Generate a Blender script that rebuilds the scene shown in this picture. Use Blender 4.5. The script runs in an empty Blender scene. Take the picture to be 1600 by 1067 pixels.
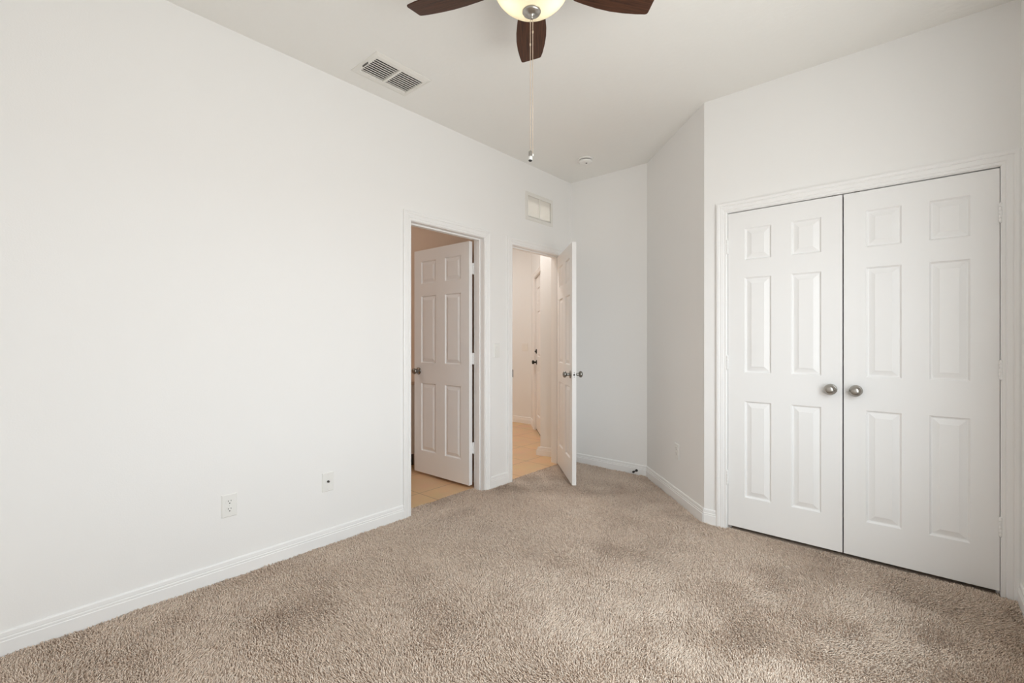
import bpy, bmesh, math, random
import numpy as np
from mathutils import Vector, Matrix

S = bpy.context.scene
COL = S.collection
random.seed(7)

# ------------------------------------------------------------------ camera
CX, H, YAW, F = 2.626, 1.19, 41.25, 727.0
cam_d = bpy.data.cameras.new('camera')
cam_d.sensor_width = 36.0
cam_d.lens = F / 1600.0 * 36.0
cam_d.clip_start = 0.02
cam = bpy.data.objects.new('camera', cam_d)
COL.objects.link(cam)
cam.location = (CX, 0.0, H)
cam.rotation_euler = (math.radians(90), 0, math.radians(YAW))
S.camera = cam

# ------------------------------------------------------------------ colour management, world, lights
S.view_settings.view_transform = 'Standard'
S.view_settings.look = 'None'
S.view_settings.gamma = 1.0
S.view_settings.use_curve_mapping = False
S.view_settings.exposure = 1.19
S.cycles.max_bounces = 14
S.cycles.diffuse_bounces = 9
S.cycles.glossy_bounces = 4
S.cycles.transparent_max_bounces = 12
S.cycles.sample_clamp_indirect = 6.0
S.cycles.caustics_reflective = False
S.cycles.caustics_refractive = False

SKY = 4.6
world = bpy.data.worlds.new('world')
S.world = world
world.use_nodes = True
nt = world.node_tree
nt.nodes.clear()
n_out = nt.nodes.new('ShaderNodeOutputWorld')
n_bg = nt.nodes.new('ShaderNodeBackground')
n_tc = nt.nodes.new('ShaderNodeTexCoord')
n_sep = nt.nodes.new('ShaderNodeSeparateXYZ')
n_map = nt.nodes.new('ShaderNodeMapRange')
n_ramp = nt.nodes.new('ShaderNodeValToRGB')
n_map.inputs['From Min'].default_value = -1
n_map.inputs['From Max'].default_value = 1
r = n_ramp.color_ramp
r.elements[0].position = 0.0
r.elements[0].color = (0.54, 0.55, 0.53, 1)
r.elements[1].position = 1.0
r.elements[1].color = (0.66, 0.77, 0.82, 1)
for pos, c in ((0.485, (0.63, 0.635, 0.63)), (0.515, (0.79, 0.835, 0.865))):
    e = r.elements.new(pos)
    e.color = (*c, 1)
nt.links.new(n_tc.outputs['Generated'], n_sep.inputs[0])
nt.links.new(n_sep.outputs['Z'], n_map.inputs['Value'])
nt.links.new(n_map.outputs[0], n_ramp.inputs['Fac'])
nt.links.new(n_ramp.outputs['Color'], n_bg.inputs['Color'])
nt.links.new(n_bg.outputs[0], n_out.inputs[0])
n_bg.inputs['Strength'].default_value = SKY

WIN = (0.48, 2.28, 0.60, 2.12)          # the window in the right wall beside the camera: y0, y1, z0, z1
def light(name, kind, loc, rot=(0, 0, 0), power=10, color=(1, 1, 1), size=0.2, size_y=None):
    d = bpy.data.lights.new(name, kind)
    d.color = color
    d.energy = power
    if kind == 'AREA':
        d.shape = 'RECTANGLE' if size_y else 'DISK'
        d.size = size
        if size_y:
            d.size_y = size_y
    else:
        d.shadow_soft_size = size
    o = bpy.data.objects.new(name, d)
    COL.objects.link(o)
    o.location = loc
    o.rotation_euler = rot
    return o
portal = light('window_daylight', 'AREA', (3.085, (WIN[0] + WIN[1]) / 2, (WIN[2] + WIN[3]) / 2), (math.radians(90), 0, math.radians(90)), 1, (1, 1, 1), WIN[1] - WIN[0], WIN[3] - WIN[2])
portal.data.cycles.is_portal = True
light('hall_unseen_light', 'AREA', (-0.66, 3.52, 2.76), (0, 0, 0), 4.4, (1.0, 0.985, 0.96), 0.16)
light('hall_unseen_light', 'AREA', (-2.1, 4.1, 2.76), (0, 0, 0), 4.4, (1.0, 0.985, 0.96), 0.16)  # added fill, no known fitting: lifts the far hall wall
light('bathroom_fill', 'AREA', (-1.65, 1.40, 2.755), (0, 0, 0), 3.0, (1.0, 0.96, 0.92), 0.28)  # invented light, out of view, added to brighten the bathroom

# ------------------------------------------------------------------ materials
def mat(name, color, rough=0.5, metal=0.0, bump=None, spec=0.5, coat=0.0):
    m = bpy.data.materials.new(name)
    m.use_nodes = True
    b = m.node_tree.nodes['Principled BSDF']
    b.inputs['Base Color'].default_value = (*color, 1)
    b.inputs['Roughness'].default_value = rough
    b.inputs['Metallic'].default_value = metal
    b.inputs['Specular IOR Level'].default_value = spec
    b.inputs['Coat Weight'].default_value = coat
    if bump:
        scale, strength, dist, detail = bump
        t = m.node_tree
        tc = t.nodes.new('ShaderNodeTexCoord')
        nz = t.nodes.new('ShaderNodeTexNoise')
        nz.inputs['Scale'].default_value = scale
        nz.inputs['Detail'].default_value = detail
        bp = t.nodes.new('ShaderNodeBump')
        bp.inputs['Strength'].default_value = strength
        bp.inputs['Distance'].default_value = dist
        t.links.new(tc.outputs['Object'], nz.inputs['Vector'])
        t.links.new(nz.outputs['Fac'], bp.inputs['Height'])
        t.links.new(bp.outputs[0], b.inputs['Normal'])
    return m

M = {}
M['wall'] = mat('wall_paint', (0.855, 0.849, 0.839), 0.75, bump=(160, 0.12, 0.002, 2), spec=0.3)
M['hall_wall'] = mat('hall_wall_paint', (0.835, 0.845, 0.845), 0.75, bump=(160, 0.12, 0.002, 2), spec=0.3)
M['bath_wall'] = mat('bathroom_wall_paint', (0.80, 0.68, 0.58), 0.75, bump=(160, 0.12, 0.002, 2), spec=0.3)
M['ceiling'] = mat('ceiling_paint', (0.845, 0.838, 0.812), 0.9, bump=(38, 0.35, 0.004, 3), spec=0.2)
M['trim'] = mat('trim_paint', (0.865, 0.862, 0.857), 0.38, spec=0.4)
M['door'] = mat('door_paint', (0.845, 0.842, 0.838), 0.42, bump=(240, 0.05, 0.001, 2), spec=0.4)
M['plastic'] = mat('white_plastic', (0.83, 0.825, 0.80), 0.35)
M['vent'] = mat('vent_enamel', (0.78, 0.765, 0.725), 0.45)
M['nickel'] = mat('brushed_nickel', (0.42, 0.40, 0.37), 0.30, 1.0)
M['nickel_dark'] = mat('satin_nickel', (0.30, 0.29, 0.27), 0.26, 1.0)
M['black'] = mat('black_metal', (0.012, 0.011, 0.010), 0.35, spec=0.5)
M['dark'] = mat('dark_slot', (0.02, 0.018, 0.016), 0.8)
M['duct'] = mat('duct_metal', (0.10, 0.097, 0.09), 0.6)
M['copper'] = mat('warm_chain_metal', (0.72, 0.60, 0.48), 0.35, 0.8)
M['chrome'] = mat('polished_chrome', (0.75, 0.74, 0.72), 0.12, 1.0)
M['steel'] = mat('strike_steel', (0.10, 0.09, 0.08), 0.4, 0.8)

def tile_mat():
    m = bpy.data.materials.new('hall_floor_tile')
    m.use_nodes = True
    t = m.node_tree
    b = t.nodes['Principled BSDF']
    b.inputs['Roughness'].default_value = 0.35
    tc = t.nodes.new('ShaderNodeTexCoord')
    mp = t.nodes.new('ShaderNodeMapping')
    mp.inputs['Location'].default_value = (0.335, -3.59 + 0.44 * 10, 0)
    br = t.nodes.new('ShaderNodeTexBrick')
    br.offset = 0.0
    br.squash = 1.0
    br.inputs['Scale'].default_value = 1.0
    br.inputs['Brick Width'].default_value = 0.44
    br.inputs['Row Height'].default_value = 0.44
    br.inputs['Mortar Size'].default_value = 0.004
    br.inputs['Mortar Smooth'].default_value = 0.1
    br.inputs['Color1'].default_value = (0.78, 0.51, 0.29, 1)
    br.inputs['Color2'].default_value = (0.81, 0.54, 0.31, 1)
    br.inputs['Mortar'].default_value = (0.46, 0.31, 0.19, 1)
    nz = t.nodes.new('ShaderNodeTexNoise')
    nz.inputs['Scale'].default_value = 5.0
    nz.inputs['Detail'].default_value = 5.0
    mx = t.nodes.new('ShaderNodeMix')
    mx.data_type = 'RGBA'
    mx.blend_type = 'MULTIPLY'
    mx.inputs[0].default_value = 0.25
    t.links.new(tc.outputs['Object'], mp.inputs['Vector'])
    t.links.new(mp.outputs[0], br.inputs['Vector'])
    t.links.new(tc.outputs['Object'], nz.inputs['Vector'])
    t.links.new(br.outputs['Color'], mx.inputs[6])
    t.links.new(nz.outputs['Color'], mx.inputs[7])
    t.links.new(mx.outputs[2], b.inputs['Base Color'])
    bp = t.nodes.new('ShaderNodeBump')
    bp.inputs['Strength'].default_value = 0.4
    bp.inputs['Distance'].default_value = 0.002
    bp.invert = True
    t.links.new(br.outputs['Fac'], bp.inputs['Height'])
    t.links.new(bp.outputs[0], b.inputs['Normal'])
    return m
M['tile'] = tile_mat()

def wood_mat():
    m = bpy.data.materials.new('dark_walnut_blade')
    m.use_nodes = True
    t = m.node_tree
    b = t.nodes['Principled BSDF']
    b.inputs['Roughness'].default_value = 0.5
    b.inputs['Specular IOR Level'].default_value = 0.3
    tc = t.nodes.new('ShaderNodeTexCoord')
    mp = t.nodes.new('ShaderNodeMapping')
    mp.inputs['Scale'].default_value = (2.0, 60.0, 1.0)
    nz = t.nodes.new('ShaderNodeTexNoise')
    nz.inputs['Scale'].default_value = 3.0
    nz.inputs['Detail'].default_value = 8.0
    nz.inputs['Roughness'].default_value = 0.65
    rp = t.nodes.new('ShaderNodeValToRGB')
    rp.color_ramp.elements[0].position = 0.30
    rp.color_ramp.elements[0].color = (0.018, 0.007, 0.004, 1)
    rp.color_ramp.elements[1].position = 0.72
    rp.color_ramp.elements[1].color = (0.115, 0.045, 0.022, 1)
    t.links.new(tc.outputs['Object'], mp.inputs['Vector'])
    t.links.new(mp.outputs[0], nz.inputs['Vector'])
    t.links.new(nz.outputs['Fac'], rp.inputs['Fac'])
    t.links.new(rp.outputs['Color'], b.inputs['Base Color'])
    return m
M['wood'] = wood_mat()

def frosted_mat():
    m = bpy.data.materials.new('frosted_glass_bowl')
    m.use_nodes = True
    t = m.node_tree
    t.nodes.clear()
    o = t.nodes.new('ShaderNodeOutputMaterial')
    tr = t.nodes.new('ShaderNodeBsdfTranslucent')
    tr.inputs['Color'].default_value = (0.031, 0.0275, 0.019, 1)
    df = t.nodes.new('ShaderNodeBsdfDiffuse')
    df.inputs['Color'].default_value = (0.80, 0.76, 0.64, 1)
    gl = t.nodes.new('ShaderNodeBsdfGlossy')
    gl.inputs['Roughness'].default_value = 0.25
    a = t.nodes.new('ShaderNodeMixShader')
    a.inputs[0].default_value = 0.62
    c = t.nodes.new('ShaderNodeMixShader')
    c.inputs[0].default_value = 0.04
    t.links.new(df.outputs[0], a.inputs[1])
    t.links.new(tr.outputs[0], a.inputs[2])
    t.links.new(a.outputs[0], c.inputs[1])
    t.links.new(gl.outputs[0], c.inputs[2])
    t.links.new(c.outputs[0], o.inputs[0])
    return m
M['frosted'] = frosted_mat()

def pane_mat():
    m = bpy.data.materials.new('window_pane')
    m.use_nodes = True
    t = m.node_tree
    t.nodes.clear()
    o = t.nodes.new('ShaderNodeOutputMaterial')
    tr = t.nodes.new('ShaderNodeBsdfTransparent')
    gl = t.nodes.new('ShaderNodeBsdfGlossy')
    gl.inputs['Roughness'].default_value = 0.02
    x = t.nodes.new('ShaderNodeMixShader')
    x.inputs[0].default_value = 0.06
    t.links.new(tr.outputs[0], x.inputs[1])
    t.links.new(gl.outputs[0], x.inputs[2])
    t.links.new(x.outputs[0], o.inputs[0])
    return m
M['pane'] = pane_mat()

def carpet_mat(name, cols, island):
    m = bpy.data.materials.new(name)
    m.use_nodes = True
    t = m.node_tree
    b = t.nodes['Principled BSDF']
    b.inputs['Roughness'].default_value = 0.95
    b.inputs['Specular IOR Level'].default_value = 0.1
    b.inputs['Sheen Weight'].default_value = 0.15
    rp = t.nodes.new('ShaderNodeValToRGB')
    rp.color_ramp.elements[0].position = 0.0
    rp.color_ramp.elements[0].color = (*cols[0], 1)
    rp.color_ramp.elements[1].position = 1.0
    rp.color_ramp.elements[1].color = (*cols[-1], 1)
    for k, c in enumerate(cols[1:-1]):
        e = rp.color_ramp.elements.new((k + 1) / (len(cols) - 1))
        e.color = (*c, 1)
    if island:
        g = t.nodes.new('ShaderNodeNewGeometry')
        t.links.new(g.outputs['Random Per Island'], rp.inputs['Fac'])
    else:
        tc = t.nodes.new('ShaderNodeTexCoord')
        nz = t.nodes.new('ShaderNodeTexNoise')
        nz.inputs['Scale'].default_value = 120
        nz.inputs['Detail'].default_value = 3
        t.links.new(tc.outputs['Object'], nz.inputs['Vector'])
        t.links.new(nz.outputs['Fac'], rp.inputs['Fac'])
        bp = t.nodes.new('ShaderNodeBump')
        bp.inputs['Strength'].default_value = 0.8
        bp.inputs['Distance'].default_value = 0.006
        t.links.new(nz.outputs['Fac'], bp.inputs['Height'])
        t.links.new(bp.outputs[0], b.inputs['Normal'])
    t.links.new(rp.outputs['Color'], b.inputs['Base Color'])
    return m
M['pile'] = carpet_mat('carpet_yarn', [(0.61, 0.475, 0.375), (0.81, 0.645, 0.52), (0.88, 0.73, 0.605), (0.93, 0.805, 0.69)], True)
M['carpet'] = carpet_mat('carpet_backing', [(0.50, 0.385, 0.30), (0.75, 0.60, 0.48)], False)

# ------------------------------------------------------------------ mesh helpers
class MB:
    def __init__(self):
        self.v, self.f, self.sm = [], [], []
    def add(self, vs, fs, smooth=False):
        b = len(self.v)
        self.v += [tuple(p) for p in vs]
        self.f += [tuple(i + b for i in f) for f in fs]
        self.sm += [smooth] * len(fs)
        return self
    def box(self, a, c):
        x0, y0, z0 = a
        x1, y1, z1 = c
        vs = [(x0, y0, z0), (x1, y0, z0), (x1, y1, z0), (x0, y1, z0), (x0, y0, z1), (x1, y0, z1), (x1, y1, z1), (x0, y1, z1)]
        return self.add(vs, [(3, 2, 1, 0), (4, 5, 6, 7), (0, 1, 5, 4), (1, 2, 6, 5), (2, 3, 7, 6), (3, 0, 4, 7)])
    def prism(self, poly, z0, z1):
        n = len(poly)
        vs = [(x, y, z0) for x, y in poly] + [(x, y, z1) for x, y in poly]
        fs = [tuple(range(n - 1, -1, -1)), tuple(range(n, 2 * n))] + [(i, (i + 1) % n, n + (i + 1) % n, n + i) for i in range(n)]
        return self.add(vs, fs)
    def lathe(self, prof, axis='Z', o=(0, 0, 0), n=32, smooth=True):
        """prof: (radius, height) pairs; height runs along +axis from o; a radius of 0 closes the end"""
        vs, rings = [], []
        for rad, h in prof:
            if rad < 1e-6:
                rings.append([len(vs)])
                vs.append(self._ax(axis, 0, 0, h, o))
            else:
                rings.append(list(range(len(vs), len(vs) + n)))
                for i in range(n):
                    a = 2 * math.pi * i / n
                    vs.append(self._ax(axis, rad * math.cos(a), rad * math.sin(a), h, o))
        fs = []
        for p, q in zip(rings, rings[1:]):
            for i in range(n):
                j = (i + 1) % n
                if len(p) == 1 and len(q) == 1:
                    continue
                if len(p) == 1:
                    fs.append((p[0], q[j], q[i]))
                elif len(q) == 1:
                    fs.append((p[i], p[j], q[0]))
                else:
                    fs.append((p[i], p[j], q[j], q[i]))
        return self.add(vs, fs, smooth)
    @staticmethod
    def _ax(axis, a, b, h, o):
        if axis == 'Z':
            p = (a, b, h)
        elif axis == 'X':
            p = (h, a, b)
        elif axis == '-X':
            p = (-h, a, -b)
        elif axis == 'Y':
            p = (b, h, a)
        elif axis == '-Y':
            p = (a, -h, b)
        elif axis == '-Z':
            p = (b, a, -h)
        return (p[0] + o[0], p[1] + o[1], p[2] + o[2])
    def build(self, name, m, parent=None, bevel=0, seg=2, fn=None):
        me = bpy.data.meshes.new(name)
        vs = [fn(*p) for p in self.v] if fn else self.v
        me.from_pydata(vs, [], self.f)
        me.polygons.foreach_set('use_smooth', self.sm)
        bm = bmesh.new()
        bm.from_mesh(me)
        bmesh.ops.recalc_face_normals(bm, faces=bm.faces)
        bm.to_mesh(me)
        bm.free()
        me.materials.append(m)
        o = bpy.data.objects.new(name, me)
        COL.objects.link(o)
        if parent is not None:
            o.parent = parent
        if bevel:
            md = o.modifiers.new('bevel', 'BEVEL')
            md.width = bevel
            md.segments = seg
            md.limit_method = 'ANGLE'
            md.angle_limit = math.radians(50)
        return o

def tag(o, label=None, cat=None, group=None, kind=None):
    if label: o['label'] = label
    if cat: o['category'] = cat
    if group: o['group'] = group
    if kind: o['kind'] = kind
    return o
def empty(name, loc=(0, 0, 0), rz=0.0):
    o = bpy.data.objects.new(name, None)
    COL.objects.link(o)
    o.empty_display_size = 0.05
    o.location = loc
    o.rotation_euler = (0, 0, rz)
    return o
def struct(o, label, cat):
    return tag(o, label, cat, kind='structure')

def panel(L, Hh, T, openings, fn):
    """slab of length L, height Hh and thickness T with rectangular openings; fn(u, depth, w) places it"""
    us = sorted({0.0, L} | {a for o in openings for a in o[:2]})
    ws = sorted({0.0, Hh} | {a for o in openings for a in o[2:]})
    nu, nw = len(us) - 1, len(ws) - 1
    def solid(i, j):
        if i < 0 or j < 0 or i >= nu or j >= nw:
            return False
        cu, cw = (us[i] + us[i + 1]) / 2, (ws[j] + ws[j + 1]) / 2
        return not any(o[0] < cu < o[1] and o[2] < cw < o[3] for o in openings)
    vid, vs, fs = {}, [], []
    def V(i, j, k):
        if (i, j, k) not in vid:
            vid[(i, j, k)] = len(vs)
            vs.append(fn(us[i], T * k, ws[j]))
        return vid[(i, j, k)]
    for i in range(nu):
        for j in range(nw):
            if not solid(i, j):
                continue
            fs.append((V(i, j, 0), V(i + 1, j, 0), V(i + 1, j + 1, 0), V(i, j + 1, 0)))
            fs.append((V(i, j + 1, 1), V(i + 1, j + 1, 1), V(i + 1, j, 1), V(i, j, 1)))
            if not solid(i - 1, j): fs.append((V(i, j, 1), V(i, j, 0), V(i, j + 1, 0), V(i, j + 1, 1)))
            if not solid(i + 1, j): fs.append((V(i + 1, j, 0), V(i + 1, j, 1), V(i + 1, j + 1, 1), V(i + 1, j + 1, 0)))
            if not solid(i, j - 1): fs.append((V(i, j, 1), V(i + 1, j, 1), V(i + 1, j, 0), V(i, j, 0)))
            if not solid(i, j + 1): fs.append((V(i, j + 1, 0), V(i + 1, j + 1, 0), V(i + 1, j + 1, 1), V(i, j + 1, 1)))
    mb = MB()
    mb.add(vs, fs)
    return mb

def sweep(mb, path, prof, fn, side=1):
    """mitred moulding: path of 2-D points, prof of (offset to the left of travel * side, height) pairs; fn(a, b, h) places it"""
    P = [Vector(p) for p in path]
    n = len(P)
    offs = []
    for i in range(n):
        d0 = (P[i] - P[i - 1]).normalized() if i else None
        d1 = (P[i + 1] - P[i]).normalized() if i < n - 1 else None
        n0 = Vector((-d0.y, d0.x)) * side if d0 else None
        n1 = Vector((-d1.y, d1.x)) * side if d1 else None
        if n0 is None: m = n1
        elif n1 is None: m = n0
        else:
            m = n0 + n1
            m = m / (m.length_squared / 2)
        offs.append(m)
    k = len(prof)
    vs = []
    for i in range(n):
        for o, h in prof:
            q = P[i] + offs[i] * o
            vs.append(fn(q.x, q.y, h))
    fs = []
    for i in range(n - 1):
        for j in range(k):
            a, b = i * k + j, i * k + (j + 1) % k
            fs.append((a, b, b + k, a + k))
    fs.append(tuple(range(k)))
    fs.append(tuple(range((n - 1) * k, n * k)))
    mb.add(vs, fs)
    return mb

ZC = 2.77                # ceiling
YC, YB, XR, YR = 3.154, 3.887, 2.975, -0.35
T = 0.115
ZF = -0.012              # carpet backing below the pile
AX0, AX1 = 0.808, 1.552  # angled wall

# ------------------------------------------------------------------ room shell
fl = MB().prism([(-0.115, YR - T), (XR + T, YR - T), (XR + T, 4.0), (-0.03, 4.0), (-0.03, 2.80), (-0.115, 2.80)], ZF - 0.1, ZF).build('floor', M['carpet'])
struct(fl, 'beige cut-pile carpet floor of the bedroom', 'floor')
ft = MB().prism([(-3.3, 0.5), (-0.115, 0.5), (-0.115, 2.80), (-0.03, 2.80), (-0.03, 4.0), (-0.03, 5.4), (-3.3, 5.4)], -0.112, -0.004).build('floor_hall', M['tile'])
struct(ft, 'warm tan square tile floor seen through the two open doorways', 'floor')

VENT = (0.18, 0.357, 1.447, 1.767)
ceil = panel(XR + T + 3.3, 5.4 + 0.5, 0.09, [(VENT[0] + 3.3, VENT[1] + 3.3, VENT[2] + 0.5, VENT[3] + 0.5)], lambda u, d, w: (u - 3.3, w - 0.5, ZC + d)).build('ceiling', M['ceiling'])
struct(ceil, 'pale textured ceiling with the fan and the vent', 'ceiling')

D1 = (1.942, 2.655, 2.017)     # bathroom doorway: clear opening y0, y1, head height
D2 = (2.995, 3.712, 2.017)     # hall doorway
JT = 0.018
GR = (3.205, 3.545, 2.305, 2.490)   # transfer grille hole
o0 = YR - T
ops = [(D1[0] - JT - o0, D1[1] + JT - o0, 0, D1[2] + JT - ZF), (D2[0] - JT - o0, D2[1] + JT - o0, 0, D2[2] + JT - ZF), (GR[0] - o0, GR[1] - o0, GR[2] - ZF, GR[3] - ZF)]
w = panel(4.0 - o0, ZC - ZF, T, ops, lambda u, d, z: (-d, u + o0, z + ZF)).build('wall_left', M['wall'])
struct(w, 'long off-white left wall with two open doorways and outlets', 'wall')
w = MB().box((0, YB, ZF), (XR + T, YB + T, ZC)).build('wall_back', M['wall'])
struct(w, 'narrow off-white back wall behind the open hall door', 'wall')
w = MB().prism([(AX0, YB), (AX1, YC), (AX1, YC + 0.14), (AX0 + 0.142, YB)], ZF, ZC).build('wall_angled', M['wall'])
struct(w, 'angled greyer wall between the back wall and the closet', 'wall')
CL = (1.698, 2.910, 2.012)     # closet opening
w = panel(XR - AX1, ZC - ZF, T, [(CL[0] - JT - AX1, CL[1] + JT - AX1, 0, CL[2] + JT - ZF)], lambda u, d, z: (u + AX1, YC + d, z + ZF)).build('wall_closet', M['wall'])
struct(w, 'off-white wall around and above the double closet doors', 'wall')
w = panel(YB - YR + T, ZC - ZF, T, [(WIN[0] - YR + T, WIN[1] - YR + T, WIN[2] - ZF, WIN[3] - ZF)], lambda u, d, z: (XR + d, u + YR - T, z + ZF)).build('wall_right', M['wall'])
struct(w, 'right wall, only a sliver at the right edge of the photo', 'wall')
w = MB().box((0, YR - T, ZF), (XR, YR, ZC)).build('wall_rear', M['wall'])
struct(w, 'rear wall behind the camera', 'wall')

# bathroom and hall shells
BY = 2.765
w = MB().box((-3.3, BY, -0.004), (-T, BY + 0.115, ZC)).build('wall_bathroom_far', M['bath_wall'])
struct(w, 'bathroom wall behind the open six panel door', 'wall')
w = MB().box((-2.4, 0.6, -0.004), (-2.3, BY, ZC)).build('wall_bathroom_side', M['bath_wall'])
struct(w, 'bathroom side wall out of sight past the doorway', 'wall')
w = MB().box((-2.3, 0.6, -0.004), (-T, 0.7, ZC)).build('wall_bathroom_near', M['bath_wall'])
struct(w, 'bathroom near wall out of sight past the doorway', 'wall')
HY2 = 5.23
w = MB().box((-3.3, HY2, -0.004), (-1.59, HY2 + 0.115, ZC)).build('wall_hall_far', M['hall_wall'])
struct(w, 'far hall wall with a double switch seen through the hall doorway', 'wall')
w = MB().box((-3.3, BY + 0.115, -0.004), (-3.2, HY2, ZC)).build('wall_hall_side', M['hall_wall'])
struct(w, 'hall side wall out of sight past the doorway', 'wall')
w = MB().prism([(-T, 3.915), (-0.37, 3.868), (-0.295, 3.935), (-0.115, 4.10)], -0.004, ZC).build('wall_hall_corner', M['hall_wall'])
struct(w, 'short hall wall corner just inside the hall doorway', 'wall')
# the angled wall with the front door: line x + y = 3.64
R2 = math.sqrt(0.5)
FD0, FDW, FDH = 0.405, 0.90, 2.045
def entry(u, d, z):
    return (-1.59 + u * R2 + d * R2, HY2 - u * R2 + d * R2, z)
w = panel(1.83, ZC + 0.004, 0.115, [(FD0 - JT, FD0 + FDW + JT, 0, FDH + JT + 0.004)], lambda u, d, z: entry(u, d, z - 0.004)).build('wall_entry', M['hall_wall'])
struct(w, 'angled hall wall holding the white front door', 'wall')

# ------------------------------------------------------------------ trim: baseboards, casings, jambs
BB = [(0, ZF), (0.0125, ZF), (0.0125, 0.050), (0.0095, 0.0535), (0.0105, 0.057), (0.0105, 0.062), (0.0075, 0.0655), (0.0085, 0.069), (0.0075, 0.082), (0.0045, 0.087), (0, 0.088)]
def baseboard(name, path, label, side=1, prof=BB):
    mb = MB()
    sweep(mb, path, prof, lambda a, b, h: (a, b, h), side)
    struct(mb.build(name, M['trim']), label, 'baseboard')
CW = 0.063
REV = 0.003
baseboard('baseboard_left', [(0, YR), (0, D1[0] - REV - CW)], 'long white grooved baseboard along the left wall', -1)
baseboard('baseboard_left.001', [(0, D1[1] + REV + CW), (0, D2[0] - REV - CW)], 'short white baseboard piece between the two open doorways', -1)
baseboard('baseboard_back', [(0, YB), (AX0 - 0.004, YB)], 'white baseboard on the back wall by the door stop', -1)
baseboard('baseboard_angled', [(AX0, YB), (AX1, YC)], 'white baseboard along the angled wall', -1)
baseboard('baseboard_closet', [(AX1, YC), (CL[0] - REV - CW, YC)], 'short white baseboard left of the closet casing', -1)
baseboard('baseboard_right', [(XR, YC), (XR, YR)], 'white baseboard on the right wall at the right photo edge', -1)
BH = [(o, 0.0 - 0.004 if h < 0 else h) for o, h in BB]
baseboard('baseboard_bathroom', [(-1.03, BY), (-T, BY)], 'white baseboard in the bathroom behind the open door', -1, BH)
baseboard('baseboard_hall', [(-3.2, HY2), (-1.59, HY2), entry(FD0 - 0.07, 0, 0)[:2]], 'white baseboard on the far hall wall', -1, BH)
baseboard('baseboard_corner', [(-0.285, 3.948), (-0.295, 3.935), (-0.37, 3.868), (-T, 3.915)], 'white baseboard wrapping the hall wall corner', -1, BH)

CP = [(0, 0), (0, 0.007), (0.004, 0.0095), (0.012, 0.0095), (0.015, 0.0075), (0.019, 0.011), (0.036, 0.0145), (0.040, 0.0125), (0.044, 0.016), (0.055, 0.0175), (0.063, 0.0145), (0.063, 0)]
def casing(name, a0, a1, zt, fn, label, zb=ZF):
    mb = MB()
    sweep(mb, [(a0 - REV, zb), (a0 - REV, zt + REV), (a1 + REV, zt + REV), (a1 + REV, zb)], CP, fn, 1)
    return struct(mb.build(name, M['trim']), label, 'door casing')
c_bath = casing('trim_1', D1[0], D1[1], D1[2], lambda a, b, h: (h, a, b), 'white casing around the bathroom doorway')
c_hall = casing('trim_2', D2[0], D2[1], D2[2], lambda a, b, h: (h, a, b), 'white casing around the hall doorway')
c_clos = casing('trim_3', CL[0], CL[1], CL[2], lambda a, b, h: (a, YC - h, b), 'white moulded casing around the closet doors')
c_front = casing('trim_4', FD0, FD0 + FDW, FDH, lambda a, b, h: entry(a, -h, b), 'white casing around the front door in the hall', -0.004)

def jamb(name, a0, a1, zt, d0, d1, fn, stop, label, zb=ZF):
    mb = MB()
    for lo, hi, z0, z1 in ((a0 - JT, a0, zb, zt), (a1, a1 + JT, zb, zt), (a0 - JT, a1 + JT, zt, zt + JT)):
        mb.box((lo, d0, z0), (hi, d1, z1))
    if stop:
        s0, s1 = stop
        for lo, hi, z0, z1 in ((a0, a0 + 0.011, zb, zt - 0.011), (a1 - 0.011, a1, zb, zt - 0.011), (a0, a1, zt - 0.011, zt)):
            mb.box((lo, s0, z0), (hi, s1, z1))
    return struct(mb.build(name, M['trim'], None, 0.0015, 2, lambda a, d, z: fn(a, d, z)), label, 'door jamb')
jamb('trim_5', D1[0], D1[1], D1[2], 0.0, T, lambda a, d, z: (-d, a, z), (0.043, 0.077), 'white jamb lining the bathroom doorway')
j2 = jamb('trim_6', D2[0], D2[1], D2[2], 0.0, T, lambda a, d, z: (-d, a, z), (0.039, 0.073), 'white jamb lining the hall doorway')
MB().box((-0.030, D2[0] - 0.001, 0.885), (0.0105, D2[0] + 0.0035, 0.950)).build('strike_plate', M['steel'], j2)
jamb('trim_7', CL[0], CL[1], CL[2], 0.0, T, lambda a, d, z: (a, YC + d, z), (0.043, 0.070), 'white jamb lining the closet opening')
jamb('trim_8', FD0, FD0 + FDW, FDH, 0.0, T, lambda a, d, z: entry(a, d, z), (0.068, 0.100), 'white jamb around the front door', -0.004)

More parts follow.
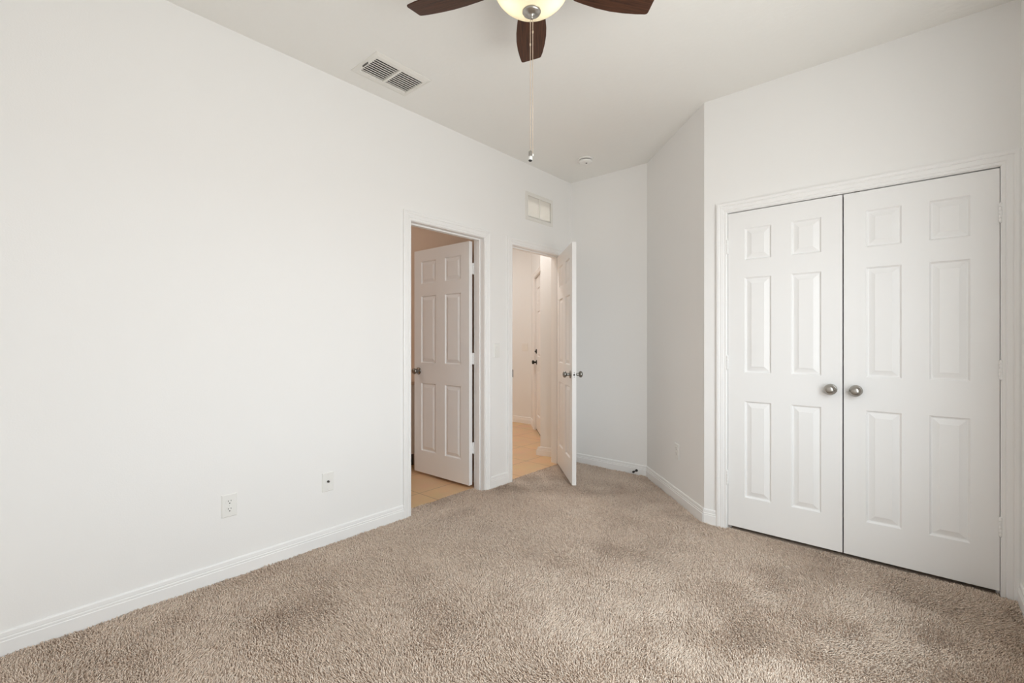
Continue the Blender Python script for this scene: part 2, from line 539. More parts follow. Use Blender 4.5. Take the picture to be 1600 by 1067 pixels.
# ------------------------------------------------------------------ doors
ROWS = [(0.197, 0.800), (0.980, 1.574), (1.684, 1.883)]     # panel rows from the leaf bottom
def leaf_mesh(W, HH, TH, cols, rows=ROWS):
    """six panel leaf: x 0..W, y 0 (face) .. TH (other face), z 0..HH"""
    mb = MB()
    us = sorted({0.0, W} | {a for c in cols for a in c})
    ws = sorted({0.0, HH} | {a for c in rows for a in c})
    steps = [(0.0, 0.0), (0.0035, 0.0055), (0.0075, 0.0110), (0.0125, 0.0110), (0.036, 0.0028), (0.038, 0.0014)]
    for face in (0, 1):
        def P(u, w, d):
            return (u, d if face == 0 else TH - d, w)
        for i in range(len(us) - 1):
            for j in range(len(ws) - 1):
                a, b, c, d = us[i], us[i + 1], ws[j], ws[j + 1]
                is_p = any(abs(a - q[0]) < 1e-6 for q in cols) and any(abs(c - q[0]) < 1e-6 for q in rows)
                if not is_p:
                    mb.add([P(a, c, 0), P(b, c, 0), P(b, d, 0), P(a, d, 0)], [(0, 1, 2, 3)])
                    continue
                vs, fs = [], []
                for ins, dep in steps:
                    vs += [P(a + ins, c + ins, dep), P(b - ins, c + ins, dep), P(b - ins, d - ins, dep), P(a + ins, d - ins, dep)]
                for k in range(len(steps) - 1):
                    for e in range(4):
                        fs.append((4 * k + e, 4 * k + (e + 1) % 4, 4 * k + 4 + (e + 1) % 4, 4 * k + 4 + e))
                n = 4 * (len(steps) - 1)
                fs.append((n, n + 1, n + 2, n + 3))
                mb.add(vs, fs)
    for i in range(len(us) - 1):
        a, b = us[i], us[i + 1]
        mb.add([(a, 0, 0), (b, 0, 0), (b, TH, 0), (a, TH, 0)], [(0, 1, 2, 3)])
        mb.add([(a, 0, HH), (b, 0, HH), (b, TH, HH), (a, TH, HH)], [(0, 1, 2, 3)])
    for j in range(len(ws) - 1):
        a, b = ws[j], ws[j + 1]
        mb.add([(0, 0, a), (0, 0, b), (0, TH, b), (0, TH, a)], [(0, 1, 2, 3)])
        mb.add([(W, 0, a), (W, 0, b), (W, TH, b), (W, TH, a)], [(0, 1, 2, 3)])
    return mb
def door(name, W, HH, TH, cols, label, rows=ROWS):
    mb = leaf_mesh(W, HH, TH, cols, rows)
    o = mb.build(name, M['door'])
    bm = bmesh.new()
    bm.from_mesh(o.data)
    bmesh.ops.remove_doubles(bm, verts=bm.verts, dist=1e-5)
    bmesh.ops.recalc_face_normals(bm, faces=bm.faces)
    bm.to_mesh(o.data)
    bm.free()
    md = o.modifiers.new('bevel', 'BEVEL')
    md.width = 0.0012
    md.segments = 2
    md.limit_method = 'ANGLE'
    md.angle_limit = math.radians(25)
    return struct(o, label, 'door')

KNOB = [(0, 0), (0.0325, 0), (0.0325, 0.004), (0.028, 0.008), (0.014, 0.010), (0.0125, 0.013), (0.0115, 0.028), (0.013, 0.033), (0.021, 0.037), (0.0262, 0.044), (0.0275, 0.050), (0.0262, 0.056), (0.021, 0.062), (0.012, 0.0655), (0, 0.0667)]
KNOB_C = [(0, 0), (0.030, 0), (0.030, 0.004), (0.026, 0.007), (0.013, 0.010), (0.011, 0.026), (0.018, 0.031), (0.0265, 0.036), (0.0295, 0.041), (0.0295, 0.045), (0.027, 0.050), (0.020, 0.0545), (0.0195, 0.0555), (0.012, 0.058), (0, 0.059)]
def knob(parent, x, z, side, TH, prof=KNOB, m=None, keyhole=False):
    """side 0: on the y = 0 face, 1: on the y = TH face"""
    ax = '-Y' if side == 0 else 'Y'
    y0 = 0.0 if side == 0 else TH
    k = MB().lathe(prof, ax, (0, 0, 0), 40).build('door_knob', m or M['nickel_dark'], parent)
    k.location = (x, y0, z)
    return k
def hinge(parent, x, y, z, wings, h=0.089):
    """barrel of five knuckles with rounded tips; wings: list of (dx, dy) plate directions"""
    mb = MB()
    for i in range(5):
        a = z - h / 2 + i * h / 5
        mb.lathe([(0, a + 0.0004), (0.0058, a + 0.0004), (0.0063, a + 0.0012), (0.0063, a + h / 5 - 0.0012), (0.0058, a + h / 5 - 0.0004), (0, a + h / 5 - 0.0004)], 'Z', (x, y, 0), 14)
    mb.lathe([(0, z - h / 2 - 0.004), (0.004, z - h / 2 - 0.002), (0.0045, z - h / 2 + 0.001), (0, z - h / 2 + 0.001)], 'Z', (x, y, 0), 12)
    mb.lathe([(0, z + h / 2 - 0.001), (0.0045, z + h / 2 - 0.001), (0.004, z + h / 2 + 0.002), (0, z + h / 2 + 0.004)], 'Z', (x, y, 0), 12)
    for (x0, y0, x1, y1) in wings:
        mb.box((x0, y0, z - h / 2), (x1, y1, z + h / 2))
    return mb.build('hinge', M['trim'], parent)
def two_cols(W, stile, pw):
    return [(stile, stile + pw), (W - stile - pw, W - stile)]

# closet doors: hinged on the outer sides, faces flush with the wall
LH, LT = 1.990, 0.035
dl = door('door_1', 0.601, LH, LT, two_cols(0.601, 0.099, 0.148), 'left leaf of the white six panel closet double doors')
dl.location = (CL[0] + 0.002, YC + 0.002, 0.016)
dr = door('door_2', 0.601, LH, LT, two_cols(0.601, 0.099, 0.148), 'right leaf of the white six panel closet double doors')
dr.location = (CL[1] - 0.002 - 0.601, YC + 0.002, 0.016)
knob(dl, 0.601 - 0.053, 0.905, 0, LT, KNOB_C, M['nickel'])
knob(dr, 0.056, 0.905, 0, LT, KNOB_C, M['nickel'])
for z in (0.305, 1.040, 1.778):
    hinge(dl, -0.0015, -0.0075, z, [(-0.0012, -0.004, -0.0004, 0.03)])
    hinge(dr, 0.6025, -0.0075, z, [(0.6014, -0.004, 0.6022, 0.03)])
# ball catches at the head of the closet
for nm, x, d in (('ball_catch', 0.545, dl), ('ball_catch', 0.060, dr)):
    MB().box((x - 0.012, 0.006, LH), (x + 0.012, 0.028, LH + 0.003)).build(nm, M['steel'], d)

# bathroom door: hinged at the far jamb edge, opened about ninety degrees into the bathroom
BW = 0.708
db = door('door_3', BW, 1.986, LT, two_cols(BW, 0.098, 0.196), 'open white six panel door in the bathroom doorway')
# local x runs from the hinge to the free edge; local y = 0 is the face towards the camera
PB = Vector((-T - 0.006, D1[1] - 0.004, 0.020))
ang = math.radians(180 + 1.0)
# local +x -> world -x, face y=0 must look towards world -y: mirror by placing the leaf with a rotation of 180 and face 1 towards the camera
db.rotation_euler = (0, 0, ang)
rel = Matrix.Rotation(ang, 3, 'Z') @ Vector((0.004, 0.007, 0))
db.location = PB + rel
knob(db, BW - 0.062, 0.905, 1, LT)
knob(db, BW - 0.062, 0.905, 0, LT)
MB().box((BW - 0.0005, LT / 2 - 0.0125, 0.877), (BW + 0.001, LT / 2 + 0.0125, 0.933)).build('latch_plate', M['nickel_dark'], db)
for z in (0.300, 1.030, 1.765):
    hinge(db, -0.005, -0.007, z, [(-0.0012, -0.004, 0.0004, 0.030)])

# bedroom door: hinged at the far jamb edge, opened forty five degrees into the room
EW = 0.710
de = door('door_4', EW, 1.994, LT, two_cols(EW, 0.098, 0.196), 'half open white six panel door swung into the bedroom from the hall')
PE = Vector((0.007, D2[1] + 0.003, 0.012))
ang = math.radians(-90 + 45.5)
de.rotation_euler = (0, 0, ang)
# face y=0 looks towards the hall and the camera when local x runs from the hinge; leaf lies on the -y side of the pin
rel = Matrix.Rotation(ang, 3, 'Z') @ Vector((0.003, -0.007 - LT, 0))
de.location = PE + rel
knob(de, EW - 0.062, 0.905, 0, LT)
knob(de, EW - 0.062, 0.905, 1, LT)
lp = MB().box((EW - 0.0005, LT / 2 - 0.0125, 0.877), (EW + 0.001, LT / 2 + 0.0125, 0.933)).build('latch_plate', M['trim'], de)
MB().lathe([(0, 0), (0.0075, 0), (0.0070, 0.006), (0, 0.008)], 'X', (EW + 0.001, LT / 2, 0.905), 16).build('latch_bolt', M['steel'], lp)
for z in (0.886, 0.924):
    MB().lathe([(0, 0), (0.0032, 0), (0.0028, 0.0008), (0, 0.001)], 'X', (EW + 0.001, LT / 2, z), 12).build('latch_screw', M['nickel_dark'], lp)
for z in (0.300, 1.030, 1.765):
    hinge(de, -0.003, LT + 0.007, z, [(-0.0012, 0.004, 0.0004, LT + 0.004)])

# front door in the hall
df = door('door_5', FDW - 0.006, FDH - 0.015, 0.044, two_cols(FDW - 0.006, 0.125, 0.255), 'white panelled front door at the far end of the hall')
df.location = entry(FD0 + 0.003, 0.022, 0.012)
df.rotation_euler = (0, 0, math.radians(-45))
k = knob(df, 0.065, 0.90, 0, 0.044, KNOB, M['black'])
bolt = MB().lathe([(0, 0), (0.031, 0), (0.031, 0.010), (0.024, 0.014), (0.010, 0.015), (0.009, 0.020), (0, 0.020)], '-Y', (0.065, 0, 1.045), 28).build('deadbolt', M['black'], df)
MB().box((0.05, -0.026, 1.036), (0.08, -0.014, 1.054)).build('thumb_turn', M['black'], bolt)
MB().box((-0.003, 0.0, -0.014), (FDW - 0.003, 0.06, -0.002)).build('threshold', M['nickel_dark'], df)

# ------------------------------------------------------------------ window beside the camera (source of the daylight)
def window(name, win, fn, label, sill_name, sill_label):
    """fn(a, d, z): a along the wall, d outwards from the inner wall face"""
    a0, a1, z0, z1 = win
    fr = 0.045
    zm = (z0 + z1) / 2
    mb = MB()
    for p, q in (((a0, z0), (a1, z0 + fr)), ((a0, z1 - fr), (a1, z1)), ((a0, z0 + fr), (a0 + fr, z1 - fr)), ((a1 - fr, z0 + fr), (a1, z1 - fr)), ((a0 + fr, zm - 0.02), (a1 - fr, zm + 0.02))):
        mb.box((p[0], 0.045, p[1]), (q[0], 0.095, q[1]))
    win_o = struct(mb.build(name, M['trim'], None, 0.003, 2, fn), label, 'window')
    for p, q in ((z0 + fr, zm - 0.02), (zm + 0.02, z1 - fr)):
        MB().box((a0 + fr, 0.068, p), (a1 - fr, 0.072, q)).build('pane', M['pane'], win_o, 0, 2, fn)
    struct(MB().box((a0 - 0.03, -0.03, z0 - 0.024), (a1 + 0.03, 0.043, z0)).build(sill_name, M['trim'], None, 0.004, 2, fn), sill_label, 'window sill')
window('window_1', WIN, lambda a, d, z: (XR + d, a, z), 'white window in the right wall lighting the room', 'trim_9', 'white sill of the window in the right wall')

# ------------------------------------------------------------------ ceiling fan
fan = tag(empty('ceiling_fan', (1.490, 1.411, ZC)), 'dark wood five blade ceiling fan with a glowing frosted glass bowl and pull chains', 'ceiling fan')
MB().lathe([(0, 0), (0.085, 0), (0.088, -0.006), (0.086, -0.030), (0.072, -0.048), (0.05, -0.055), (0, -0.055)], 'Z', n=48).build('canopy', M['nickel'], fan)
MB().lathe([(0, -0.055), (0.05, -0.055), (0.105, -0.066), (0.118, -0.085), (0.120, -0.115), (0.112, -0.140), (0.080, -0.152), (0.062, -0.156), (0.060, -0.172), (0, -0.172)], 'Z', n=48).build('motor_housing', M['nickel'], fan)
MB().lathe([(0.0, -0.172), (0.060, -0.172), (0.100, -0.176), (0.152, -0.184), (0.1535, -0.1905), (0.149, -0.1905), (0.100, -0.184), (0, -0.180)], 'Z', n=48).build('light_fitter', M['nickel'], fan)
BZ = -0.190
outer = []
RB, HB = 0.150, 0.110
for i in range(17):
    a = math.pi / 2 * i / 16
    outer.append((RB * math.cos(a) ** 1.12 if i < 16 else 0.0, BZ - HB * math.sin(a) ** 1.0))
inner = [(max(rr - 0.004, 0.0), zz + (0.004 if i > 3 else 0.0)) for i, (rr, zz) in enumerate(outer)]
inner[-1] = (0.0, outer[-1][1] + 0.004)
bowl = MB().lathe(outer, 'Z', n=64).build('glass_bowl', M['frosted'], fan)
FZ = BZ - HB
MB().lathe([(0, FZ + 0.006), (0.035, FZ + 0.006), (0.0365, FZ + 0.001), (0.033, FZ - 0.005), (0.018, FZ - 0.010), (0.0075, FZ - 0.014), (0.0075, FZ - 0.022), (0.0055, FZ - 0.026), (0, FZ - 0.027)], 'Z', n=36).build('finial', M['nickel'], fan)

def blade_mesh():
    mb = MB()
    # outline in local x (outwards) and y; slightly convex long edges, slanted tip with rounded corners
    top, bot = [], []
    stations = [(0.185, 0.048), (0.205, 0.058), (0.25, 0.064), (0.31, 0.0695), (0.37, 0.0705), (0.43, 0.066), (0.49, 0.0575)]
    for x, h in stations:
        top.append((x, h))
        bot.append((x, -h))
    tip = [(0.518, -0.0505), (0.524, -0.048), (0.527, -0.042), (0.537, 0.038), (0.535, 0.045), (0.529, 0.0495)]
    out = bot + tip + top[::-1]
    n = len(out)
    th = 0.0055
    vs = [(x, y, -th / 2) for x, y in out] + [(x, y, th / 2) for x, y in out]
    fs = [tuple(range(n - 1, -1, -1)), tuple(range(n, 2 * n))] + [(i, (i + 1) % n, n + (i + 1) % n, n + i) for i in range(n)]
    return mb.add(vs, fs)
def iron_mesh():
    mb = MB()
    mb.box((0.085, -0.016, 0.0), (0.19, 0.016, 0.005))
    mb.prism([(0.18, -0.03), (0.245, -0.042), (0.262, -0.020), (0.262, 0.020), (0.245, 0.042), (0.18, 0.03)], 0.0028, 0.0065)
    for x, y in ((0.205, 0.0), (0.24, -0.025), (0.24, 0.025)):
        mb.lathe([(0.0, 0.0095), (0.004, 0.0085), (0.005, 0.0065), (0.0, 0.0065)], 'Z', (x, y, 0), 12)
    return mb
b0 = blade_mesh().build('blade', M['wood'], fan, 0.0015, 2)
i0 = iron_mesh().build('blade_bracket', M['nickel'], b0, 0.0008, 1)
for k in range(5):
    if k == 0:
        b, i = b0, i0
    else:
        b = b0.copy()
        COL.objects.link(b)
        b.parent = fan
        i = i0.copy()
        COL.objects.link(i)
        i.parent = b
    b.location = (0, 0, -0.163)
    b.rotation_euler = (Matrix.Rotation(math.radians(129.1 + 72 * k), 3, 'Z') @ Matrix.Rotation(math.radians(-11), 3, 'X')).to_euler()

def chain(x, y, z0, z1, fob):
    mb = MB()
    step = 0.0052
    n = int((z0 - z1) / step)
    for i in range(n):
        z = z0 - i * step
        mb.lathe([(0, z - 0.0021), (0.0015, z - 0.0013), (0.0019, z), (0.0015, z + 0.0013), (0, z + 0.0021)], 'Z', (x, y, 0), 6)
    mb.lathe([(0, z1), (0.0006, z1), (0.0006, z0), (0, z0)], 'Z', (x, y, 0), 6)
    c = mb.build('pull_chain', M['copper'], fan)
    # small coupling on the chain
    MB().lathe([(0, -0.005), (0.0028, -0.0042), (0.003, 0), (0.0028, 0.0042), (0, 0.005)], 'Z', (x, y, z0 - (0.115 if fob else 0.055)), 12).build('chain_coupling', M['copper'], c)
    if fob:
        f = MB().lathe([(0, 0.0), (0.0045, -0.001), (0.0068, -0.005), (0.0072, -0.022), (0.0072, -0.0225), (0, -0.0225)], 'Z', (x, y, z1), 20).build('fob', M['nickel'], c)
        MB().lathe([(0, -0.0225), (0.0076, -0.0225), (0.0076, -0.037), (0, -0.037)], 'Z', (x, y, z1), 20).build('fob_tip', M['plastic'], f)
        MB().lathe([(0, -0.037), (0.0076, -0.037), (0.0070, -0.0405), (0.004, -0.042), (0, -0.042)], 'Z', (x, y, z1), 20).build('fob_cap', M['black'], f)
    else:
        MB().lathe([(0, 0.0), (0.0028, -0.001), (0.0032, -0.006), (0.0022, -0.010), (0, -0.011)], 'Z', (x, y, z1), 12).build('chain_end', M['plastic'], c)
# chains leave the finial a little left and right as seen from the camera
rx, ry = math.cos(math.radians(YAW)), math.sin(math.radians(YAW))
chain(-0.005 * rx, -0.005 * ry, FZ - 0.010, -0.838, True)
chain(0.003 * rx + 0.002, 0.003 * ry, FZ - 0.022, -0.850, False)
for k in range(2):
    a = math.radians(40 + 180 * k)
    light('fan_bulb', 'POINT', (1.490 + 0.06 * math.cos(a), 1.411 + 0.06 * math.sin(a), ZC + BZ - 0.028), (0, 0, 0), 5.0, (1.0, 0.93, 0.84), 0.022)

# ------------------------------------------------------------------ ceiling vent
cv = tag(empty('ceiling_vent', (0.2685, 1.607, ZC)), 'white rectangular ceiling air vent with two banks of louvers', 'vent')
fx, fy = 0.135, 0.190
ix0, ix1, iy0, iy1 = VENT[0] - 0.2685, VENT[1] - 0.2685, VENT[2] - 1.607, VENT[3] - 1.607
mb = MB()
def ring(mb, o, i, zo, zi):
    vs = []
    for (a, b, c, d), z in ((o, zo), (i, zi)):
        vs += [(a, c, z), (b, c, z), (b, d, z), (a, d, z)]
    return vs
rs = [((-fx, fx, -fy, fy), 0.0), ((-fx, fx, -fy, fy), -0.003), ((-fx + 0.02, fx - 0.02, -fy + 0.02, fy - 0.02), -0.011), ((ix0, ix1, iy0, iy1), -0.011), ((ix0, ix1, iy0, iy1), 0.02)]
vs = []
for (a, b, c, d), z in rs:
    vs += [(a, c, z), (b, c, z), (b, d, z), (a, d, z)]
fs = []
for k in range(len(rs) - 1):
    for e in range(4):
        fs.append((4 * k + e, 4 * k + (e + 1) % 4, 4 * k + 4 + (e + 1) % 4, 4 * k + 4 + e))
mb.add(vs, fs)
mb.box((ix0, -0.0065, -0.011), (ix1, 0.0065, 0.008))
mb.build('frame', M['vent'], cv, 0.0012)
mb = MB().box((ix0 - 0.0, iy0 - 0.0, 0.09), (ix1 + 0.0, iy1, 0.095))
mb.box((ix0 - 0.004, iy0, 0.02), (ix0, iy1, 0.09)).box((ix1, iy0, 0.02), (ix1 + 0.004, iy1, 0.09)).box((ix0, iy0 - 0.004, 0.02), (ix1, iy0, 0.09)).box((ix0, iy1, 0.02), (ix1, iy1 + 0.004, 0.09))
mb.build('duct', M['duct'], cv)
for (a, b) in ((iy0, -0.0065), (0.0065, iy1)):
    mb = MB()
    nl = 9
    for k in range(nl):
        x = ix0 + (k + 0.5) * (ix1 - ix0) / nl
        # slim blade tilted about its length
        c0, s0 = math.cos(math.radians(-15)), math.sin(math.radians(-15))
        hw, ht = 0.0070, 0.0005
        q = []
        for u, v in ((-hw, -ht), (hw, -ht), (hw, ht), (-hw, ht)):
            q.append((x + u * c0 - v * s0, 0.0 + u * s0 + v * c0))
        mb.add([(p[0], a, p[1]) for p in q] + [(p[0], b, p[1]) for p in q], [(0, 1, 2, 3), (7, 6, 5, 4), (0, 4, 5, 1), (1, 5, 6, 2), (2, 6, 7, 3), (3, 7, 4, 0)])
    mb.build('louver_bank', M['vent'], cv)
MB().box((-0.029, -0.1765, -0.0180), (0.0245, -0.1735, -0.0080)).build('damper_lever', M['duct'], cv)
for y in (-fy + 0.012, fy - 0.012):
    MB().lathe([(0, 0.0), (0.0035, 0.0), (0.0028, 0.0018), (0, 0.0022)], '-Z', (0.01, y, -0.0085), 14).build('screw', M['vent'], cv)

# ------------------------------------------------------------------ transfer grille above the hall doorway
tg = tag(empty('wall_vent', (0, (3.170 + 3.579) / 2, 2.400)), 'white louvered wall vent above the hall doorway', 'vent')
gy, gz = 0.2045, 0.126
hy0, hy1, hz0, hz1 = GR[0] - 3.3745, GR[1] - 3.3745, GR[2] - 2.400, GR[3] - 2.400
rs = [((-gy, gy, -gz, gz), 0.0), ((-gy, gy, -gz, gz), 0.0025), ((-gy + 0.008, gy - 0.008, -gz + 0.008, gz - 0.008), 0.007), ((hy0, hy1, hz0, hz1), 0.007), ((hy0, hy1, hz0, hz1), -0.012)]
vs, fs = [], []
for (a, b, c, d), x in rs:
    vs += [(x, a, c), (x, b, c), (x, b, d), (x, a, d)]
for k in range(len(rs) - 1):
    for e in range(4):
        fs.append((4 * k + e, 4 * k + (e + 1) % 4, 4 * k + 4 + (e + 1) % 4, 4 * k + 4 + e))
mb = MB()
mb.add(vs, fs)
mb.box((-0.012, -0.006, hz0), (0.006, 0.006, hz1))
mb.build('frame', M['vent'], tg, 0.001)
for a, b in ((hy0, -0.006), (0.006, hy1)):
    mb = MB()
    nl = 19
    for k in range(nl):
        z = hz0 + (k + 0.5) * (hz1 - hz0) / nl
        t = math.radians(38)
        q = []
        for u, v in ((-0.0055, -0.0004), (0.0055, -0.0004), (0.0055, 0.0004), (-0.0055, 0.0004)):
            q.append((-0.003 + u * math.cos(t) - v * math.sin(t), z + u * math.sin(t) + v * math.cos(t)))
        mb.add([(p[0], a, p[1]) for p in q] + [(p[0], b, p[1]) for p in q], [(0, 1, 2, 3), (7, 6, 5, 4), (0, 4, 5, 1), (1, 5, 6, 2), (2, 6, 7, 3), (3, 7, 4, 0)])
    mb.build('louver_bank', M['vent'], tg)
for y in (-gy + 0.012, gy - 0.012):
    MB().lathe([(0, 0.0), (0.003, 0.0), (0.0024, 0.0015), (0, 0.002)], 'X', (0.0068, y, 0.0), 12).build('screw', M['vent'], tg)

# ------------------------------------------------------------------ smoke detector
sd = tag(empty('smoke_detector', (0.449, 3.448, ZC)), 'round white smoke detector on the ceiling near the far corner', 'smoke detector')
MB().lathe([(0, 0), (0.066, 0), (0.067, -0.004), (0.066, -0.011), (0.060, -0.013), (0, -0.013)], 'Z', n=48).build('base_plate', M['plastic'], sd)
MB().lathe([(0, -0.013), (0.054, -0.013), (0.054, -0.019), (0, -0.019)], 'Z', n=48).build('shadow_gap', M['duct'], sd)
MB().lathe([(0, -0.0185), (0.058, -0.0185), (0.060, -0.0225), (0.057, -0.032), (0.045, -0.039), (0.024, -0.041), (0, -0.0415)], 'Z', n=48).build('cover', M['plastic'], sd)
MB().lathe([(0, 0), (0.009, 0), (0.008, 0.002), (0, 0.0025)], '-Z', (0.012, -0.006, -0.0408), 20).build('test_button', M['duct'], sd)

# ------------------------------------------------------------------ plates on the walls
def plate(w, h, d=0.005):
    mb = MB()
    e = 0.004
    rs = [(w / 2, h / 2, 0), (w / 2, h / 2, d * 0.45), (w / 2 - e, h / 2 - e, d), ]
    vs, fs = [], []
    for a, b, x in rs:
        vs += [(x, -a, -b), (x, a, -b), (x, a, b), (x, -a, b)]
    for k in range(2):
        for q in range(4):
            fs.append((4 * k + q, 4 * k + (q + 1) % 4, 4 * k + 4 + (q + 1) % 4, 4 * k + 4 + q))
    fs += [(8, 9, 10, 11), (0, 3, 2, 1)]
    return mb.add(vs, fs)
def receptacle(zc):
    mb = MB()
    n = 28
    pts = []
    for i in range(n):
        a = 2 * math.pi * i / n
        pts.append((0.0172 * math.cos(a), max(-0.0135, min(0.0135, 0.0172 * math.sin(a)))))
    vs = [(0.0045, p, q + zc) for p, q in pts] + [(0.0066, p, q + zc) for p, q in pts]
    mb.add(vs, [tuple(range(n)), tuple(range(n, 2 * n))] + [(i, (i + 1) % n, n + (i + 1) % n, n + i) for i in range(n)])
    return mb
def outlet(loc, rz, label):
    t = tag(empty('wall_outlet', loc, rz), label, 'outlet', 'power outlets on the bedroom walls')
    plate(0.071, 0.115).build('cover_plate', M['plastic'], t, 0.0008)
    for zc in (0.0195, -0.0195):
        rc = receptacle(zc).build('socket', M['plastic'], t)
        mb = MB()
        mb.box((0.0066, -0.0078, zc + 0.0005), (0.0070, -0.0056, zc + 0.0085)).box((0.0066, 0.0052, zc + 0.0015), (0.0070, 0.0072, zc + 0.0080))
        mb.lathe([(0, 0), (0.0028, 0), (0.0028, 0.0004), (0, 0.0004)], 'X', (0.0066, 0, zc - 0.0072), 14, False)
        mb.build('slots', M['dark'], rc)
    MB().lathe([(0, 0), (0.003, 0), (0.0024, 0.001), (0, 0.0014)], 'X', (0.005, 0, 0), 14).build('screw', M['plastic'], t)
    return t
outlet((0, 0.826, 0.362), 0, 'white duplex power outlet on the left wall above the long baseboard')
outlet((1.2535, 3.4475, 0.366), math.radians(180 + 45), 'white duplex power outlet on the angled wall left of the closet')
t = tag(empty('cable_plate', (0, 1.346, 0.364)), 'white wall plate with one dark cable jack between outlet and bathroom doorway', 'wall plate')
plate(0.071, 0.112).build('cover_plate', M['plastic'], t, 0.0008)
j = MB().lathe([(0.0, 0.0), (0.0068, 0.0), (0.0068, 0.003), (0.0048, 0.003), (0.0048, 0.011), (0.0030, 0.011), (0.0030, 0.007), (0, 0.007)], 'X', (0.005, 0, 0.002), 20, False).build('coax_jack', M['steel'], t)
for z in (0.042, -0.042):
    MB().lathe([(0, 0), (0.003, 0), (0.0024, 0.001), (0, 0.0014)], 'X', (0.005, 0, z), 14).build('screw', M['plastic'], t)
def rocker(yc):
    mb = MB()
    w, h = 0.0165, 0.0335
    prof = [(-h, 0.0052), (-h, 0.0062), (0.0, 0.0085), (h, 0.0115), (h, 0.0052)]
    vs = [(x, yc - w, z) for z, x in prof] + [(x, yc + w, z) for z, x in prof]
    n = len(prof)
    mb.add(vs, [tuple(range(n)), tuple(range(n, 2 * n))] + [(i, (i + 1) % n, n + (i + 1) % n, n + i) for i in range(n)])
    return mb
t = tag(empty('light_switch', (0, 2.803, 1.116)), 'white single rocker light switch on the wall between the two open doorways', 'light switch', 'wall light switches')
plate(0.072, 0.116, 0.006).build('cover_plate', M['plastic'], t, 0.0008)
rocker(0).build('rocker', M['plastic'], t, 0.0006)
t = tag(empty('light_switch', (-1.71, HY2, 1.111), math.radians(-90)), 'double switch plate on the far hall wall beside the front door', 'light switch', 'wall light switches')
plate(0.116, 0.116, 0.006).build('cover_plate', M['plastic'], t, 0.0008)
for y in (-0.023, 0.023):
    rocker(y).build('rocker', M['plastic'], t, 0.0006)

# ------------------------------------------------------------------ bathroom vanity: its end shows as a sliver beside the open door
vn = tag(empty('bathroom_vanity', (-1.50, 2.50, 0)), 'white bathroom vanity end seen as a sliver beside the open bathroom door', 'vanity')
MB().box((-0.45, -0.24, 0.105), (0.45, 0.263, 0.775)).build('body', M['trim'], vn, 0.003)
MB().box((-0.45, -0.18, -0.004), (0.435, 0.263, 0.105)).build('toe_kick', M['duct'], vn, 0.002)
MB().box((-0.465, -0.262, 0.775), (0.462, 0.263, 0.805)).build('countertop', M['bath_wall'], vn, 0.004)
for x0, x1, kx in ((-0.44, -0.005, -0.04), (0.005, 0.44, 0.04)):
    vd = MB().box((x0, -0.258, 0.12), (x1, -0.24, 0.76)).build('cabinet_door', M['trim'], vn, 0.003)
    MB().lathe([(0, 0), (0.006, 0), (0.006, 0.012), (0.014, 0.018), (0.014, 0.024), (0, 0.027)], '-Y', (kx, -0.258, 0.66), 20).build('knob', M['nickel'], vd)

# ------------------------------------------------------------------ door stop on the back baseboard
ds = tag(empty('door_stop', (0.715, YB - 0.0125, 0.034)), 'small dark door stop screwed to the back wall baseboard', 'door stop')
MB().lathe([(0, 0), (0.012, 0), (0.012, 0.003), (0.006, 0.006), (0, 0.006)], '-Y', n=20).build('base', M['black'], ds)
MB().lathe([(0, 0.006), (0.0048, 0.006), (0.0048, 0.052), (0, 0.052)], '-Y', n=16).build('rod', M['black'], ds)
MB().lathe([(0, 0.050), (0.0085, 0.051), (0.0095, 0.055), (0.0095, 0.066), (0.008, 0.070), (0, 0.070)], '-Y', n=20).build('tip', M['black'], ds)

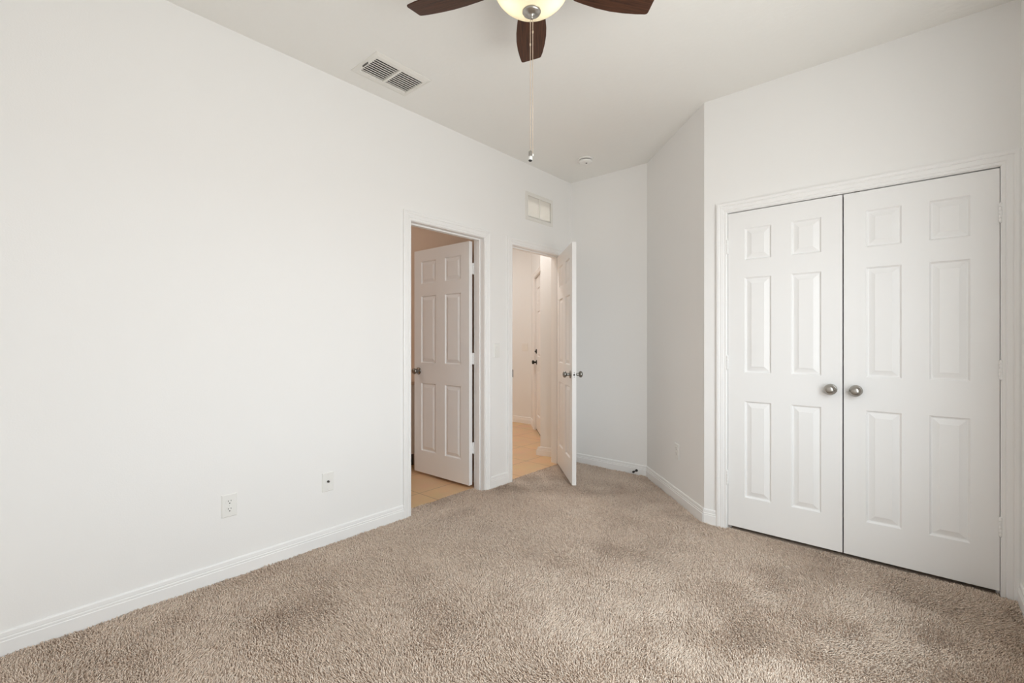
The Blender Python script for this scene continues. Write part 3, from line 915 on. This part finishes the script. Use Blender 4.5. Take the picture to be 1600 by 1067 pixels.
# ------------------------------------------------------------------ carpet pile: short leaning yarn tufts, one countless mass
def carpet():
    rng = np.random.default_rng(11)
    pitch = 0.0058
    xs = np.arange(0.004, XR - 0.004, pitch)
    ys = np.arange(0.0, YB - 0.004, pitch)
    X, Y = np.meshgrid(xs, ys)
    X = (X + rng.uniform(-0.5, 0.5, X.shape) * pitch).ravel()
    Y = (Y + rng.uniform(-0.5, 0.5, Y.shape) * pitch).ravel()
    # strips inside the two doorways
    def strip(x0, x1, y0, y1):
        n = int((x1 - x0) * (y1 - y0) / pitch ** 2)
        return rng.uniform(x0, x1, n), rng.uniform(y0, y1, n)
    for a in ((-0.112, 0.004, D1[0] + 0.012, D1[1] - 0.012), (-0.03, 0.004, D2[0] + 0.004, D2[1] - 0.004)):
        sx, sy = strip(*a)
        X, Y = np.concatenate([X, sx]), np.concatenate([Y, sy])
    e = 0.014
    s, c = math.sin(math.radians(YAW)), math.cos(math.radians(YAW))
    D = -s * (X - CX) + c * Y
    keep = (D > 0.9) & (X + Y < AX0 + YB - 2 * 0.010 + 10 * (Y < YC)) & ((Y < YC - e) | (X < AX1 + 0.0)) & (X < XR - e) & (Y < YB - e)
    keep &= (X > e) | ((Y > D1[0]) & (Y < D1[1])) | ((Y > D2[0]) & (Y < D2[1]))
    # the strip under the closet doors
    sx, sy = strip(CL[0] + 0.004, CL[1] - 0.004, YC - e, YC - 0.001)
    X, Y = np.concatenate([X[keep], sx]), np.concatenate([Y[keep], sy])
    n = len(X)
    # lean field: smooth random directions, so brushed patches read lighter and darker
    def smooth(seed, sc):
        r = np.random.default_rng(seed)
        g = r.uniform(-1, 1, (64, 64))
        u, v = (X + 1) * sc, (Y + 1) * sc
        i, j = np.floor(u).astype(int), np.floor(v).astype(int)
        fu, fv = u - i, v - j
        fu, fv = fu * fu * (3 - 2 * fu), fv * fv * (3 - 2 * fv)
        i, j, i1, j1 = i % 64, j % 64, (i + 1) % 64, (j + 1) % 64
        return (g[i, j] * (1 - fu) + g[i1, j] * fu) * (1 - fv) + (g[i, j1] * (1 - fu) + g[i1, j1] * fu) * fv
    lx = 1.2 * smooth(1, 2.6) + 1.1 * smooth(2, 6.5)
    ly = 1.2 * smooth(3, 2.6) + 1.1 * smooth(4, 6.5) - 0.1
    hh = 1.0 + 0.22 * smooth(5, 9.0) + 0.18 * smooth(6, 30.0)
    h = (0.0122 * hh) * rng.uniform(0.72, 1.2, n)
    az = rng.uniform(0, 2 * np.pi, n)
    le = rng.uniform(0.25, 0.95, n)
    tx = (np.cos(az) * le * 0.9 + lx * 0.75) * 0.0075
    ty = (np.sin(az) * le * 0.9 + ly * 0.75) * 0.0075
    rad = rng.uniform(0.0017, 0.0027, n)
    tw = rng.uniform(0, 2 * np.pi, n)
    V = np.zeros((n, 10, 3))
    for k in range(3):
        a = tw + k * 2 * np.pi / 3
        V[:, k, 0] = X + rad * np.cos(a)
        V[:, k, 1] = Y + rad * np.sin(a)
        V[:, k, 2] = ZF
        a2 = a + 0.9
        V[:, 3 + k, 0] = X + tx * 0.35 + rad * 1.1 * np.cos(a2)
        V[:, 3 + k, 1] = Y + ty * 0.35 + rad * 1.1 * np.sin(a2)
        V[:, 3 + k, 2] = ZF + h * 0.62
        a3 = a2 + 0.9
        V[:, 6 + k, 0] = X + tx + rad * 0.85 * np.cos(a3)
        V[:, 6 + k, 1] = Y + ty + rad * 0.85 * np.sin(a3)
        V[:, 6 + k, 2] = ZF + h
    V[:, 9, 0] = X + tx * 1.25
    V[:, 9, 1] = Y + ty * 1.25
    V[:, 9, 2] = ZF + h * 1.08
    quads = []
    for lv in (0, 3):
        for k in range(3):
            quads.append((lv + k, lv + (k + 1) % 3, lv + 3 + (k + 1) % 3, lv + 3 + k))
    tris = [(6 + k, 6 + (k + 1) % 3, 9) for k in range(3)]
    base = (np.arange(n) * 10)[:, None]
    loops = np.concatenate([base + np.array([i for q in quads for i in q])[None, :], base + np.array([i for q in tris for i in q])[None, :]], axis=1).ravel().astype(np.int32)
    tot = np.tile(np.array([4] * 6 + [3] * 3), n)
    start = np.concatenate([[0], np.cumsum(tot)[:-1]]).astype(np.int32)
    me = bpy.data.meshes.new('carpet_pile')
    me.vertices.add(n * 10)
    me.vertices.foreach_set('co', V.ravel().astype(np.float32))
    me.loops.add(len(loops))
    me.loops.foreach_set('vertex_index', loops)
    me.polygons.add(len(tot))
    me.polygons.foreach_set('loop_start', start)
    me.polygons.foreach_set('use_smooth', np.ones(len(tot), dtype=bool))
    me.update(calc_edges=True)
    me.materials.append(M['pile'])
    o = bpy.data.objects.new('carpet_pile', me)
    COL.objects.link(o)
    tag(o, 'beige twisted yarn pile covering the bedroom floor', 'carpet', kind='stuff')
carpet()
